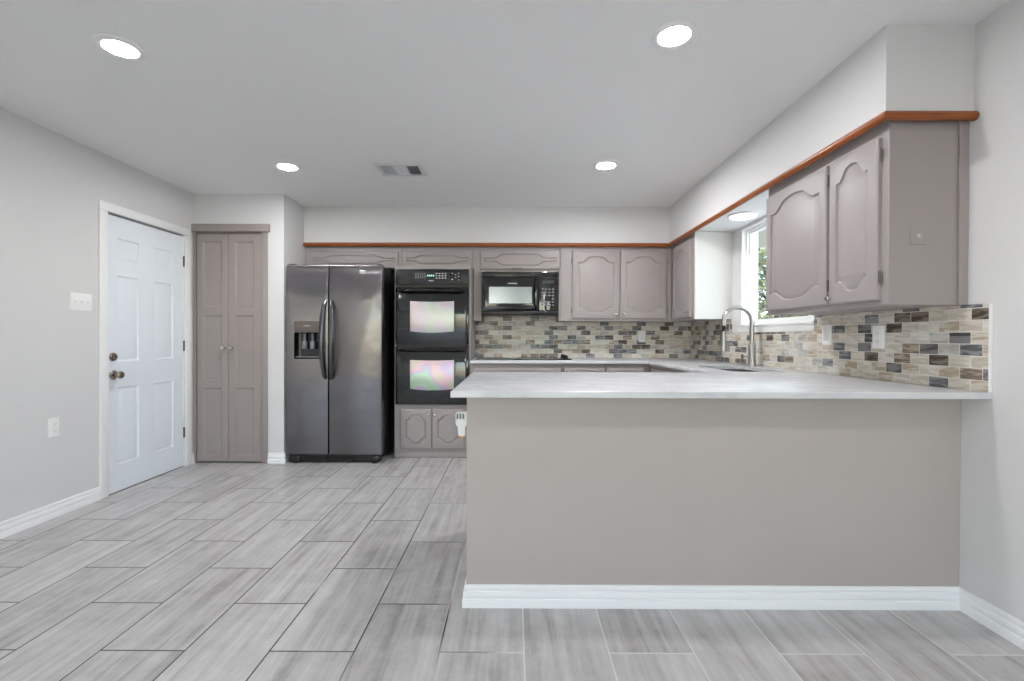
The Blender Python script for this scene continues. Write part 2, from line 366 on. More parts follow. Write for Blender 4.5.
ORG = {}
def finish(bm, name, mat):
    bmesh.ops.recalc_face_normals(bm, faces=bm.faces)
    for f in bm.faces: f.smooth = True
    for e in bm.edges:
        if len(e.link_faces) == 2:
            if e.calc_face_angle(0) > math.radians(32): e.smooth = False
        else: e.smooth = False
    me = bpy.data.meshes.new(name); bm.to_mesh(me); bm.free()
    me.materials.append(mat)
    return me
def obj(name, bm, mat, parent=None, label=None):
    if parent is not None: o3 = ORG[parent.name]
    else:
        xs = [v.co for v in bm.verts]
        o3 = Vector(((min(v.x for v in xs)+max(v.x for v in xs))/2, (min(v.y for v in xs)+max(v.y for v in xs))/2, min(v.z for v in xs)))
    bmesh.ops.translate(bm, vec=-o3, verts=bm.verts)
    ob = bpy.data.objects.new(name, finish(bm, name, mat)); COL.objects.link(ob)
    if parent is None: ob.location = o3
    else: ob.parent = parent
    ORG[ob.name] = o3
    if label: ob['label'] = label
    return ob
def thing(name, label, cat, loc, group=None):
    o = bpy.data.objects.new(name, None); COL.objects.link(o); o.location = loc; o.empty_display_size = .1
    ORG[o.name] = Vector(loc); o['label'] = label; o['category'] = cat
    if group: o['group'] = group
    return o
def tag(o, label, cat, group=None):
    o['label'] = label; o['category'] = cat
    if group: o['group'] = group
    return o
def struct(name, bm, mat, parent=None, world=True):
    """world-space mesh (object origin at the world origin) so that tile layouts keep their place"""
    ob = bpy.data.objects.new(name, finish(bm, name, mat)); COL.objects.link(ob); ORG[ob.name] = Vector((0, 0, 0))
    if parent is not None: ob.parent = parent
    else: ob['kind'] = 'structure'
    return ob
def copy_tree(o, parent=None):
    c = o.copy(); COL.objects.link(c); c.parent = parent
    for ch in list(o.children): copy_tree(ch, c)
    return c

# ------------------------------------------------------------------ room shell
struct('floor', mk(XL-.2, XR+.2, REAR_Y-.2, YB+.2, -.12, 0), M_floor)
struct('ceiling', mk(XL-.2, XR+.2, REAR_Y-.2, YB+.2, HC, HC+.12), M_ceil)
D0, D1, DZ = 3.33, 4.122, 2.03
b = BM()
box(b, XL-.14, XL, REAR_Y-.14, D0, 0, HC); box(b, XL-.14, XL, D1, YB+.14, 0, HC); box(b, XL-.14, XL, D0, D1, DZ, HC)
struct('wall_left', b, M_wall)
W0, W1, WZ0, WZ1 = 2.956, 3.917, 1.25, 2.04
b = BM()
box(b, XR, XR+.14, REAR_Y-.14, W0, 0, HC); box(b, XR, XR+.14, W1, YB+.14, 0, HC); box(b, XR, XR+.14, W0, W1, 0, WZ0); box(b, XR, XR+.14, W0, W1, WZ1, HC)
struct('wall_right', b, M_wall)
struct('wall_back', mk(XL, XR, YB, YB+.14, 0, HC), M_wall)
# rear (dining side) wall with patio door and a window
b = BM()
PX0, PX1, PZ = -2.7, -.4, 2.06; RX0, RX1, RZ0, RZ1 = .3, 1.6, .9, 2.0
box(b, XL, PX0, REAR_Y-.14, REAR_Y, 0, HC); box(b, PX1, RX0, REAR_Y-.14, REAR_Y, 0, HC); box(b, RX1, XR, REAR_Y-.14, REAR_Y, 0, HC)
box(b, PX0, PX1, REAR_Y-.14, REAR_Y, PZ, HC); box(b, RX0, RX1, REAR_Y-.14, REAR_Y, 0, RZ0); box(b, RX0, RX1, REAR_Y-.14, REAR_Y, RZ1, HC)
struct('wall_front', b, M_wall)
def framed(name, x0, x1, z0, z1, bars):
    b = BM(); y0, y1 = REAR_Y-.1, REAR_Y-.03
    box(b, x0, x0+.06, y0, y1, z0, z1); box(b, x1-.06, x1, y0, y1, z0, z1); box(b, x0+.06, x1-.06, y0, y1, z0, z0+.06); box(b, x0+.06, x1-.06, y0, y1, z1-.06, z1)
    for x in bars: box(b, x-.04, x+.04, y0, y1, z0+.06, z1-.06)
    f = struct(name, b, M_white)
    struct('glass', mk(x0+.05, x1-.05, REAR_Y-.07, REAR_Y-.062, z0+.05, z1-.05), M_glass, f)
framed('door_3', PX0, PX1, 0, PZ, [(PX0+PX1)/2]); framed('window_2', RX0, RX1, RZ0, RZ1, [(RX0+RX1)/2])

# pantry closet (opening for the cupboard doors) and soffit
CX0, CX1, CZ = -2.885, -2.222, 2.09
b = BM()
box(b, XL, CX0, YP, YB, 0, HC); box(b, CX1, XP, YP, YB, 0, HC); box(b, CX0, CX1, YP, YB, CZ, HC); box(b, CX0, CX1, YP+.12, YB, 0, CZ)
struct('wall_pantry', b, M_wall)
b = BM(); plate(b, [(XP, YS), (XS, YS), (XS, YN), (XR, YN), (XR, YB), (XP, YB)], [], ZS, HC, T_id)
struct('soffit', b, M_wall)
prof = [(0, 2.035), (.012, 2.035), (.02, 2.041), (.024, 2.05), (.024, 2.058), (.019, 2.066), (.012, 2.072), (0, 2.072)]
struct('trim_1', sweep(BM(), [(XP, YS), (XS, YS), (XS, YN), (XR, YN)], prof), M_wood)
BBP = [(0, 0), (.017, 0), (.017, .031), (.0155, .035), (.010, .037), (.0125, .043), (.0135, .048), (.0135, .064), (.012, .067), (.0065, .069), (.0085, .074), (.009, .078), (.009, .087), (.006, .0925), (0, .093)]
struct('baseboard_left', sweep(BM(), [(XL, REAR_Y), (XL, D0-.066)], BBP), M_white)
struct('baseboard_left_corner', sweep(BM(), [(XL, D1+.068), (XL, YP)], BBP), M_white)
struct('baseboard_pantry', sweep(BM(), [(CX1+.006, YP), (XP, YP), (XP, YP+.25)], BBP), M_white)
struct('baseboard_right', sweep(BM(), [(PL, 2.84), (PL, PF), (XR, PF), (XR, REAR_Y)], BBP), M_white)

# entry door on the left wall
dr = mk(XL-.052, XL-.008, D0+.012, D1-.012, .006, DZ-.014, .002); bpy_door = dr
rows = [(.20, .765), (.955, 1.585), (1.71, 1.86)]; cols = [(3.428, 3.628), (3.776, 3.994)]
b = BM(); TL = T_left(XL-.008, 0, 0)
outer = rect(D0+.012, D1-.012, .006, DZ-.014)
fr = ring(b, outer, 0, TL); bk = ring(b, outer, -.044, TL); strip(b, bk, fr); holes = []
for v0, v1 in rows:
    for u0, u1 in cols:
        lp = rect(u0, u1, v0, v1)
        R = [ring(b, offset(lp, d), w, TL) for d, w in ((0, 0), (.006, -.008), (.014, -.0095), (.02, -.0085), (.045, -.002), (.05, -.0015))]
        for i in range(5): strip(b, R[i], R[i+1])
        b.faces.new(R[-1]); holes.append(R[0])
fill(b, [fr]+holes); b.faces.new(bk); dr.free()
door = struct('door_1', b, M_door)
cas = BM()
for (y0, y1, z1) in ((D0-.066, D0, 2.03), (D1, D1+.068, 2.03)):
    box(cas, XL, XL+.015, y0, y1, 0, z1, .004)
box(cas, XL, XL+.015, D0-.066, D1+.068, 2.0305, 2.093, .004)
struct('door_casing', cas, M_white, door)
b = BM()
box(b, XL-.14, XL-.0005, D0, D0+.008, 0, DZ); box(b, XL-.14, XL-.0005, D1-.008, D1, 0, DZ)
struct('door_jamb', b, M_white, door)
b = BM(); box(b, XL-.13, XL-.056, D0+.008, D0+.05, 0, DZ); box(b, XL-.13, XL-.056, D1-.05, D1-.008, 0, DZ); box(b, XL-.13, XL-.056, D0+.008, D1-.008, DZ-.05, DZ-.001)
struct('gap_shade_backing', b, M_dark, door)  # dark backing paints the shade of the door gap and blocks leaking daylight
struct('threshold', mk(XL-.13, XL-.004, D0+.009, D1-.009, .0, .005), M_bronze, door)
kx = XL-.008
struct('deadbolt', lathe(BM(), [(.001, .0), (.031, .0), (.031, .008), (.026, .014), (.017, .016), (.016, .024), (.001, .025)], (kx, 3.388, .992), 'x'), M_bronze, door)
struct('door_knob', lathe(BM(), [(.001, 0), (.033, 0), (.033, .006), (.026, .012), (.013, .016), (.012, .03), (.02, .036), (.027, .046), (.028, .056), (.023, .066), (.012, .07), (.001, .071)], (kx, 3.392, .862), 'x'), M_bronze, door)
for z in (1.80, 1.06, .30):
    struct('door_hinge', tube(BM(), [(XL-.002, D1-.006, z-.045), (XL-.002, D1-.006, z+.045)], .007, 8), M_hinge, door)

# kitchen window above the sink
b = BM(); xo = XR+.085
F0 = XR+.036; F1 = XR+.125
box(b, F0, F1, W0, W0+.022, WZ0, WZ1); box(b, F0, F1, W1-.022, W1, WZ0, WZ1); box(b, F0, F1, W0+.022, W1-.022, WZ0, WZ0+.022); box(b, F0, F1, W0+.022, W1-.022, WZ1-.022, WZ1)
win = struct('window_1', b, M_white)
b = BM(); box(b, XR+.001, F0, W0, W0+.008, WZ0, WZ1); box(b, XR+.001, F0, W1-.008, W1, WZ0, WZ1); box(b, XR+.001, F0, W0, W1, WZ1-.008, WZ1)
struct('window_jamb', b, M_white, win)
b = BM(); box(b, XR-.018, F0, W0-.005, W1+.055, WZ0-.02, WZ0+.002, .003); box(b, XR-.012, XR-.0005, W0-.005, W1+.05, 1.186, WZ0-.02, .002)
struct('window_sill', b, M_white, win)
b = BM(); g0 = XR+.056
box(b, g0, g0+.02, W0+.022, W0+.04, WZ0+.022, WZ1-.022); box(b, g0, g0+.02, W1-.032, W1-.022, WZ0+.022, WZ1-.022)
box(b, g0, g0+.02, W0+.04, W1-.04, WZ0+.022, WZ0+.04); box(b, g0, g0+.02, W0+.04, W1-.04, WZ1-.04, WZ1-.022)
struct('window_sash', b, M_white, win)
struct('window_pane', mk(g0+.008, g0+.012, W0+.038, W1-.031, WZ0+.038, WZ1-.038), M_glass, win)

# ------------------------------------------------------------------ outside
struct('ground', mk(XR+.3, 26, -6, 30, -.3, -.12), M_ground_bounce)
struct('eave', mk(XR+.14, 3.15, 1.5, 9.0, 2.30, 2.42), M_eave)
fn = thing('garden_fence', 'weathered dark board fence low behind the trees outside the sink window', 'fence', (5.4, 8.5, -.12))
b = BM()
for i in range(33):
    y = 6.0 + i*.15; box(b, 5.4, 5.42, y, y+.142, -.12, 1.30+.01*((i*7) % 3))
obj('fence_board', b, M_fence, fn)
b = BM(); box(b, 5.421, 5.46, 6, 10.95, .2, .3); box(b, 5.421, 5.46, 6, 10.95, 1.05, 1.15); obj('fence_rail', b, M_fence, fn)
def tree(loc, h, r, n, label):
    t = thing('garden_tree', label, 'tree', loc); L = Vector(loc)
    b = BM(); tube(b, [L, L+Vector((.05, .02, h*.4)), L+Vector((-.03, .06, h*.62)), L+Vector((.02, .0, h*.85))], [.1, .08, .05, .02], 10)
    for k in range(6):
        a = k*1.1; tube(b, [L+Vector((0, .03, h*(.4+.06*k))), L+Vector((math.cos(a)*r*.4, math.sin(a)*r*.4, h*(.52+.06*k))), L+Vector((math.cos(a)*r*.8, math.sin(a)*r*.8, h*(.58+.06*k)))], [.035, .022, .008], 6)
    obj('trunk', b, M_bark, t)
    b = BM()
    for _ in range(n):
        d = Vector((random.gauss(0, 1), random.gauss(0, 1), random.gauss(0, 1))).normalized()*(random.random()**.45)
        c = L + Vector((d.x*r, d.y*r, h*.62 + d.z*h*.42))
        q = Vector((random.gauss(0, 1), random.gauss(0, 1), random.gauss(0, .6))).normalized(); s = q.orthogonal().normalized()
        l, w = random.uniform(.07, .13), random.uniform(.025, .045); nrm = q.cross(s)*.012
        vs = [b.verts.new(c+p) for p in (q*-l, q*-.3*l+s*w+nrm, q*.4*l+s*w*.8+nrm, q*l, q*.4*l-s*w*.8+nrm, q*-.3*l-s*w+nrm)]
        b.faces.new((vs[0], vs[1], vs[2], vs[3])); b.faces.new((vs[0], vs[3], vs[4], vs[5]))
    obj('foliage', b, M_leaf, t)
tree((4.15, 7.4, -.12), 3.6, 1.1, 1500, 'leafy green tree nearest the sink window, seen through its glass')
tree((6.9, 13.6, -.12), 4.6, 1.6, 1500, 'pale green tree farther off behind the nearer tree outside the window')

# ------------------------------------------------------------------ cabinets
def outline(u0, u1, v0, v1, rt, rb, sh, rp, n=26, flat=False):
    """raised-panel outline: shoulders, ramps and an arch at top (rise rt) and bottom (rise rb)"""
    def s(t):
        t = min(t, 1-t)
        if t <= sh: return 0
        k = min(1, (t-sh)/rp)
        if flat: return k
        k2 = k*k*(3-2*k); arch = 0 if t < sh+rp else (t-sh-rp)/max(1e-6, .5-sh-rp)
        return .88*k2 + .12*(1-(1-arch)**2)
    if flat: ts = [0, sh, sh+rp, 1-sh-rp, 1-sh, 1]
    else: ts = sorted({0, 1, sh, 1-sh} | {sh+(1-2*sh)*i/n for i in range(n+1)})
    W = u1-u0
    bot = [(u0+W*t, v0+rb-rb*s(t)) for t in ts]; top = [(u0+W*t, v1-rt+rt*s(t)) for t in reversed(ts)]
    return bot+top
def raised_door(w, h, T, rt=.05, rb=.05, m=.05, sh=.1, rp=.22, t=.019, k=1.0, flat=False, mt=None):
    t = .022
    b = BM(); outer = rect(0, w, 0, h); mt = m if mt is None else mt
    bk = ring(b, outer, 0, T); e0 = ring(b, outer, t-.006, T); e1 = ring(b, offset(outer, .006), t-.001, T); e2 = ring(b, offset(outer, .008), t, T)
    b.faces.new(bk); strip(b, bk, e0); strip(b, e0, e1); strip(b, e1, e2)
    lp = outline(m, w-m, mt, h-mt, rt, rb, sh, rp, flat=flat)
    R = [ring(b, offset(lp, d*k), t+z, T) for d, z in ((0, 0), (.002, -.008), (.008, -.0105), (.012, -.009), (.027, -.001))]
    for i in range(4): strip(b, R[i], R[i+1])
    fill(b, [e2, R[0]]); fill(b, [R[-1]])
    return b
def knob_bm(c, axis, s=1.0):
    return lathe(BM(), [(.001, 0), (.008*s, 0), (.006*s, .006*s), (.006*s, .012*s), (.013*s, .017*s), (.0155*s, .022*s), (.013*s, .027*s), (.001, .029*s)], c, axis, 16)
def hinge_bm(x, y, z, r=.0045, l=.05):
    return tube(BM(), [(x, y, z-l/2), (x, y, z+l/2)], r, 8)

YU = 4.668          # upper cabinet frame plane on the back run; doors stand proud of it
def body_bm(x0, x1, y0, y1, z0, z1): return mk(x0, x1, y0, y1, z0, z1, .0015, 1)
# over the refrigerator
t = thing('upper_cabinet', 'grey wall cabinet above the refrigerator with one low wide door', 'cabinet', (-1.6, YU, 1.78))
obj('cabinet_body', body_bm(XP+.001, -1.122, YU, YB-.001, 1.82, ZS-.001), M_cab, t)
d = obj('cabinet_door', raised_door(.885, .16, T_back(-2.032, YU, 1.825), .03, .03, .03, .14, .1, k=.7, flat=True), M_cab, t)
# over the oven
t = thing('upper_cabinet', 'grey wall cabinet above the double oven with one low wide door', 'cabinet', (-.77, YU, 1.78))
obj('cabinet_body', body_bm(-1.120, -.402, YU, YB-.001, 1.8215, ZS-.001), M_cab, t)
d = obj('cabinet_door', raised_door(.675, .155, T_back(-1.098, YU, 1.83), .028, .028, .03, .13, .1, k=.6, flat=True), M_cab, t)
# around the microwave: upper box and two sides that run down beside it
t = thing('upper_cabinet', 'grey wall cabinet framing the microwave, low wide door above it', 'cabinet', (.03, YU, 1.31))
b = body_bm(-.400, .462, YU, YB-.001, 1.79, ZS-.001); box(b, -.400, -.322, YU, YB-.012, 1.306, 1.79); box(b, .445, .462, YU, YB-.012, 1.306, 1.79)
obj('cabinet_body', b, M_cab, t)
d = obj('cabinet_door', raised_door(.79, .185, T_back(-.336, YU, 1.815), .04, .04, .03, .17, .085, k=.6, flat=True), M_cab, t)
obj('door_pull', tube(BM(), [(-.02, YU-.017, 1.822), (-.012, YU-.036, 1.822), (.03, YU-.042, 1.822), (.072, YU-.036, 1.822), (.08, YU-.017, 1.822)], .005, 8), M_knob, d, 'small nickel bow pull')
# two door wall cabinet
t = thing('upper_cabinet', 'grey two-door arched wall cabinet to the right of the microwave', 'cabinet', (1.0, YU, 1.306))
obj('cabinet_body', body_bm(.464, 1.56, YU, YB-.001, 1.306, ZS-.001), M_cab, t)
for x0, w, kx, hx in ((.576, .466, 1.005, .571), (1.052, .46, 1.09, 1.516)):
    d = obj('cabinet_door', raised_door(w, .672, T_back(x0, YU, 1.328), .06, .05, .055, .1, .22), M_cab, t)
    obj('door_knob', knob_bm((kx, YU-.022, 1.375), 'y'), M_knob, d, 'round satin nickel knob')
    for z in (1.41, 1.9): obj('door_hinge', hinge_bm(hx, YU-.012, z), M_hinge, d)
# corner cabinet on the right wall
t = thing('upper_cabinet', 'corner wall cabinet with arched grey door and white end panel left of window', 'cabinet', (1.7, 4.3, 1.306))
b = BM(); box(b, 1.562, XR-.001, 4.088, YU-.02, 1.306, ZS-.001, .0015, 1); obj('cabinet_body', b, M_cab, t)
obj('end_panel', mk(1.566, XR-.001, 4.076, 4.0875, 1.304, ZS-.001, .001, 1), M_panelwhite, t, 'white painted end panel')
d = obj('cabinet_door', raised_door(.46, .685, T_right(1.562, 4.59, 1.325), .06, .05, .055, .1, .24), M_cab, t)
obj('door_knob', knob_bm((1.540, 4.165, 1.375), '-x'), M_knob, d, 'round satin nickel knob')
# near cabinet on the right wall
t = thing('upper_cabinet', 'large grey wall cabinet nearest the camera, right of the window, wide and narrow door', 'cabinet', (1.72, 2.43, 1.28))
obj('cabinet_body', body_bm(1.565, XR-.001, 1.972, 2.905, 1.282, ZS-.001), M_cab, t)
obj('scribe_strip', mk(1.85, XR-.0005, 1.962, 1.9715, 1.282, ZS-.002, .0015, 1), M_cab, t)
for y0, w, m, ky, hy in ((2.893, .553, .05, 2.872, 2.3345), (2.318, .308, .052, 2.30, 2.006)):
    d = obj('cabinet_door', raised_door(w, .69, T_right(1.565, y0, 1.305), .065, .05, m, .09, .25 if w > .4 else .26), M_cab, t)
    obj('door_knob', knob_bm((1.543, ky, 1.335), '-x', .8), M_knob, d, 'small round nickel knob')
    for z in (1.40, 1.92): obj('door_hinge', hinge_bm(1.553, hy, z, .005, .055), M_hinge, d)
# small fitting on its end panel
t = thing('wall_jack', 'small pale round jack on a square plate, end panel of the near wall cabinet', 'jack', (1.685, 1.971, 1.535))
obj('jack_plate', mk(1.652, 1.718, 1.968, 1.9715, 1.532, 1.598, .001, 1), M_cab, t)
obj('jack_socket', lathe(BM(), [(.001, 0), (.012, 0), (.012, .003), (.008, .005), (.006, .010), (.001, .010)], (1.688, 1.968, 1.567), 'y'), M_jack, t, 'pale round socket')

# oven tower
YO = 4.445
TX0, TX1 = -1.127, -.409
t = thing('oven_cabinet', 'tall grey cabinet housing the double oven, two small arched doors below', 'cabinet', (-.77, YO, 0))
b = BM()
box(b, TX0, TX1, YO, YB-.001, .0, .502); box(b, TX0, TX0+.012, YO, YB-.001, .502, 1.82); box(b, TX1-.014, TX1, YO, YB-.001, .502, 1.82)
box(b, TX0+.012, TX1-.014, YO, YB-.001, 1.785, 1.82); box(b, TX0+.012, TX1-.014, YB-.03, YB-.001, .502, 1.785)
obj('cabinet_body', b, M_cab, t)
obj('base_rail', mk(TX0, TX1, YO-.008, YO-.0005, .001, .05, .002), M_cab, t)
for x0, w, kx in ((-1.072, .296, -.803), (-.770, .304, -.742)):
    d = obj('cabinet_door', raised_door(w, .376, T_back(x0, YO, .086), .055, .055, .045, .06, .3, k=.85), M_cab, t)
    obj('door_knob', knob_bm((kx, YO-.022, .41), 'y', .85), M_knob, d, 'round satin nickel knob')
# double oven
OX0, OX1 = -1.113, -.4245
t = thing('double_oven', 'black built-in double wall oven with control panel and two windowed doors', 'oven', (-.77, YO, .522))
obj('oven_body', mk(OX0+.008, OX1-.008, YO-.006, YB-.04, .506, 1.783), M_blackp, t)
# control panel: lower edge bows, top slightly arched
def arc_plate(u0, u1, v0, v1, sag0, sag1, w0, w1, T, n=16, bev=.003):
    bot = [(u0+(u1-u0)*i/n, v0 - sag0*(1-(2*i/n-1)**2)) for i in range(n+1)]
    top = [(u0+(u1-u0)*i/n, v1 + sag1*(1-(2*i/n-1)**2)) for i in range(n, -1, -1)]
    return plate(BM(), bot+top, [], w0, w1, T, bev)
cp = obj('control_panel', arc_plate(OX0, OX1, 1.632, 1.772, -.012, .01, .006, .032, T_back(0, YO, 0)), M_blackp, t)
obj('display_window', mk(-.975, -.50, YO-.0345, YO-.032, 1.66, 1.758, .001, 1), M_black, cp, 'glossy black display strip')
def mark(x0, x1, z0, z1, name='control_mark', mat=None): obj(name, mk(x0, x1, YO-.0355, YO-.0346, z0, z1), mat or M_mark, cp)
for i in range(5):
    for z in (1.732, 1.712, 1.695): mark(-.925+i*.021, -.925+i*.021+.010, z, z+.005)
for i in range(4):
    for z in (1.735, 1.714, 1.692): mark(-.735+i*.028, -.735+i*.028+.016, z, z+.009)
for i, z in ((0, 1.738), (1, 1.725), (1, 1.7), (2, 1.738), (2, 1.71), (2, 1.675), (0, 1.68)): mark(-.585+i*.03, -.585+i*.03+.012, z, z+.007)
for i in range(4): mark(-.815+i*.018, -.815+i*.018+.010, 1.712, 1.728, 'clock_digit', M_green)
obj('maker_badge', mk(-.80, -.755, YO-.0355, YO-.0346, 1.668, 1.676), M_mark, cp)
for z0, z1, mat, wz0, wz1 in ((1.074, 1.606, M_ovg1, 1.185, 1.488), (.509, 1.053, M_ovg2, .643, .936)):
    od = obj('oven_door', arc_plate(OX0, OX1, z0, z1, 0, 0, .006, .034, T_back(0, YO, 0), bev=.004), M_black, t)
    gw = arc_plate(-.975, -.562, wz0+.012, wz1-.008, .014, -.006, .0342, .0362, T_back(0, YO, 0), bev=.0005)
    obj('oven_window', gw, mat, od, 'glass with an iridescent reflection painted into its colour')
    pts = []
    for i in range(21):
        s_ = i/20*2-1; pts.append((-.769+s_*.315, YO-.034-.045*(1-abs(s_)**6), z1-.022-.014*s_*s_))
    obj('oven_handle', tube(BM(), pts, [.007+.006*(1-(i/10-1)**4) for i in range(21)], 10), M_black, od)
    obj('vent_slot', mk(OX0+.01, OX1-.01, YO-.020, YO-.007, z1+.004, z1+.012), M_dark, t)

# microwave
MX0, MX1, MZ0, MZ1, YM = -.314, .43, 1.364, 1.783, 4.60
t = thing('microwave', 'black over-the-range microwave mounted under the wall cabinet', 'microwave', (.06, YM, MZ0))
obj('microwave_body', mk(MX0+.002, MX1-.002, YM+.02, YB-.02, MZ0+.012, MZ1, .004), M_blackp, t)
b = mk(MX0, MX1, YM-.004, YM+.02, 1.735, MZ1, .004)
vg = obj('vent_grille', b, M_black, t)
b = BM()
for i in range(5): box(b, MX0+.03, MX1-.19, YM-.007, YM-.0042, 1.745+i*.007, 1.748+i*.007)
obj('grille_louver', b, M_blackp, vg)
md = obj('microwave_door', plate(BM(), rrect(MX0, .235, 1.405, 1.732, .008), [rrect(-.244, .176, 1.475, 1.636, .006)], 0, .024, T_back(0, YM+.02, 0), .004), M_black, t)
obj('door_window', mk(-.246, .178, YM+.002, YM+.006, 1.473, 1.638), M_mwglass, md, 'grey reflecting meshed window')
obj('door_badge', mk(-.06, .03, YM-.0052, YM-.004, 1.665, 1.673), M_mark, md)
pts = [(.214, YM-.002, 1.425), (.212, YM-.03, 1.445), (.210, YM-.042, 1.51), (.210, YM-.044, 1.57), (.210, YM-.042, 1.63), (.212, YM-.03, 1.69), (.214, YM-.002, 1.71)]
obj('door_handle', tube(BM(), pts, .011, 10), M_black, md)
kp = obj('control_panel', plate(BM(), rrect(.24, MX1, 1.405, 1.732, .006), [], 0, .023, T_back(0, YM+.02, 0), .003), M_black, t)
for r_ in range(6):
    for c_ in range(4):
        if r_ == 2 and c_ in (1, 2): continue
        obj('keypad_button', mk(.268+c_*.034, .268+c_*.034+.022, YM-.0045, YM-.003, 1.45+r_*.031, 1.45+r_*.031+.017, .001, 1), M_greyp, kp)
obj('clock_display', mk(.275, .395, YM-.0042, YM-.003, 1.672, 1.70), M_slot, kp)
b = mk(MX0, MX1, YM+.0, YM+.03, MZ0, 1.403, .005); obj('bottom_rail', b, M_blackp, t)

# base cabinets, back run
YBF = 4.40
def base_unit(name, label, x0, x1, fronts):
    t = thing(name, label, 'cabinet', ((x0+x1)/2, YBF, 0))
    b = BM(); box(b, x0, x1, YBF, YB-.001, .1, ZC-.0265); box(b, x0, x1, YBF+.07, YB-.001, 0, .1); obj('cabinet_body', b, M_cab, t)
    for (a, c, z0, z1, kx) in fronts:
        d = obj('drawer_front' if z0 > .6 else 'cabinet_door', raised_door(c-a, z1-z0, T_back(a, YBF, z0), .012, .012, .03, .12, .1, k=.5, flat=True) if z0 > .6 else raised_door(c-a, z1-z0, T_back(a, YBF, z0)), M_cab, t)
        if kx is not None: obj('knob', knob_bm((kx, YBF-.022, z1-.035), 'y'), M_knob, d, 'round satin nickel knob')
base_unit('base_cabinet', 'grey base cabinet under the cooktop along the back wall', -.407, .455, [(-.38, .02, .12, .68, -.02), (.03, .44, .12, .68, .07), (-.38, .44, .71, .862, None)])
base_unit('base_cabinet', 'narrow grey base cabinet right of the cooktop, knob on its drawer', .457, .858, [(.472, .848, .12, .68, .50), (.472, .848, .71, .862, .487)])
base_unit('base_cabinet', 'grey base cabinet in the back corner beside the sink run', .86, 1.268, [(.876, 1.215, .12, .68, .90), (.876, 1.215, .71, .862, .892)])
# base cabinet, sink run
t = thing('sink_cabinet', 'grey base cabinet under the sink along the right wall', 'cabinet', (1.58, 3.6, 0))
b = BM(); x0 = 1.275
box(b, x0, x0+.02, 2.872, YBF-.001, .1, ZC-.0265); box(b, x0+.02, XR-.001, 2.872, YB-.002, .1, .14); box(b, x0+.07, XR-.001, 2.872, YB-.002, 0, .1)
box(b, XR-.02, XR-.001, 2.872, YB-.002, .14, ZC-.0265); box(b, x0+.02, XR-.02, 2.872, 2.89, .14, ZC-.0265)
obj('cabinet_body', b, M_cab, t)
for y0, w in ((4.30, .43), (3.85, .44), (3.39, .44)):
    d = obj('cabinet_door', raised_door(w, .56, T_right(x0, y0, .12)), M_cab, t)
    obj('knob', knob_bm((x0-.022, y0-.05, .64), '-x'), M_knob, d, 'round satin nickel knob')
    obj('drawer_front', raised_door(w, .152, T_right(x0, y0, .71), .012, .012, .03, .12, .1, k=.5, flat=True), M_cab, t)
# peninsula
t = thing('peninsula_base', 'long grey panelled peninsula facing the camera under the white counter', 'peninsula', (.84, 2.4, 0))
b = BM(); box(b, PL, .678, PF, PF+.018, 0, ZC-.0265); obj('front_panel', b, M_penin, t)
b = BM(); box(b, .6785, XR-.002, PF+.0006, PF+.018, 0, ZC-.0265); obj('front_panel', b, M_penin, t)
obj('end_panel', mk(PL, PL+.018, PF+.0185, 2.84, 0, ZC-.0265), M_penin, t)
b = BM(); box(b, PL+.02, XR-.002, PF+.019, 2.84, .1, ZC-.027); box(b, PL+.02, XR-.002, PF+.019, 2.77, .002, .1); obj('cabinet_body', b, M_cab, t)
# counter, one continuous slab with the sink cut-out
SX0, SX1, SY0, SY1 = 1.40, 1.755, 2.98, 3.64
b = BM()
plate(b, [(-.251, 1.863), (XR-.001, 1.863), (XR-.001, YB-.001), (-.4075, YB-.001), (-.4075, 4.355), (1.24, 4.355), (1.24, 2.902), (-.251, 2.902)],
      [rrect(SX0, SX1, SY0, SY1, .06)], ZC-.026, ZC, T_id, .006)
tag(obj('countertop', b, M_quartz), 'white quartz countertop running from the peninsula round to the back wall', 'countertop')
t = thing('sink', 'undermounted steel sink sunk in the white counter below the window', 'sink', ((SX0+SX1)/2, (SY0+SY1)/2, .70))
b = BM(); A = ring(b, rrect(SX0-.015, SX1+.015, SY0-.015, SY1+.015, .07), ZC-.0268, T_id); B = ring(b, rrect(SX0+.002, SX1-.002, SY0+.002, SY1-.002, .06), ZC-.0268, T_id)
C = ring(b, rrect(SX0+.008, SX1-.008, SY0+.008, SY1-.008, .06), .72, T_id); D = ring(b, rrect(SX0+.03, SX1-.03, SY0+.03, SY1-.03, .05), .705, T_id)
strip(b, A, B); strip(b, B, C); strip(b, C, D); b.faces.new(D)
obj('basin', b, M_steel, t)
obj('drain', lathe(BM(), [(.001, 0), (.045, 0), (.045, .004), (.03, .003), (.001, .001)], ((SX0+SX1)/2, (SY0+SY1)/2, .7055)), M_chrome, t)
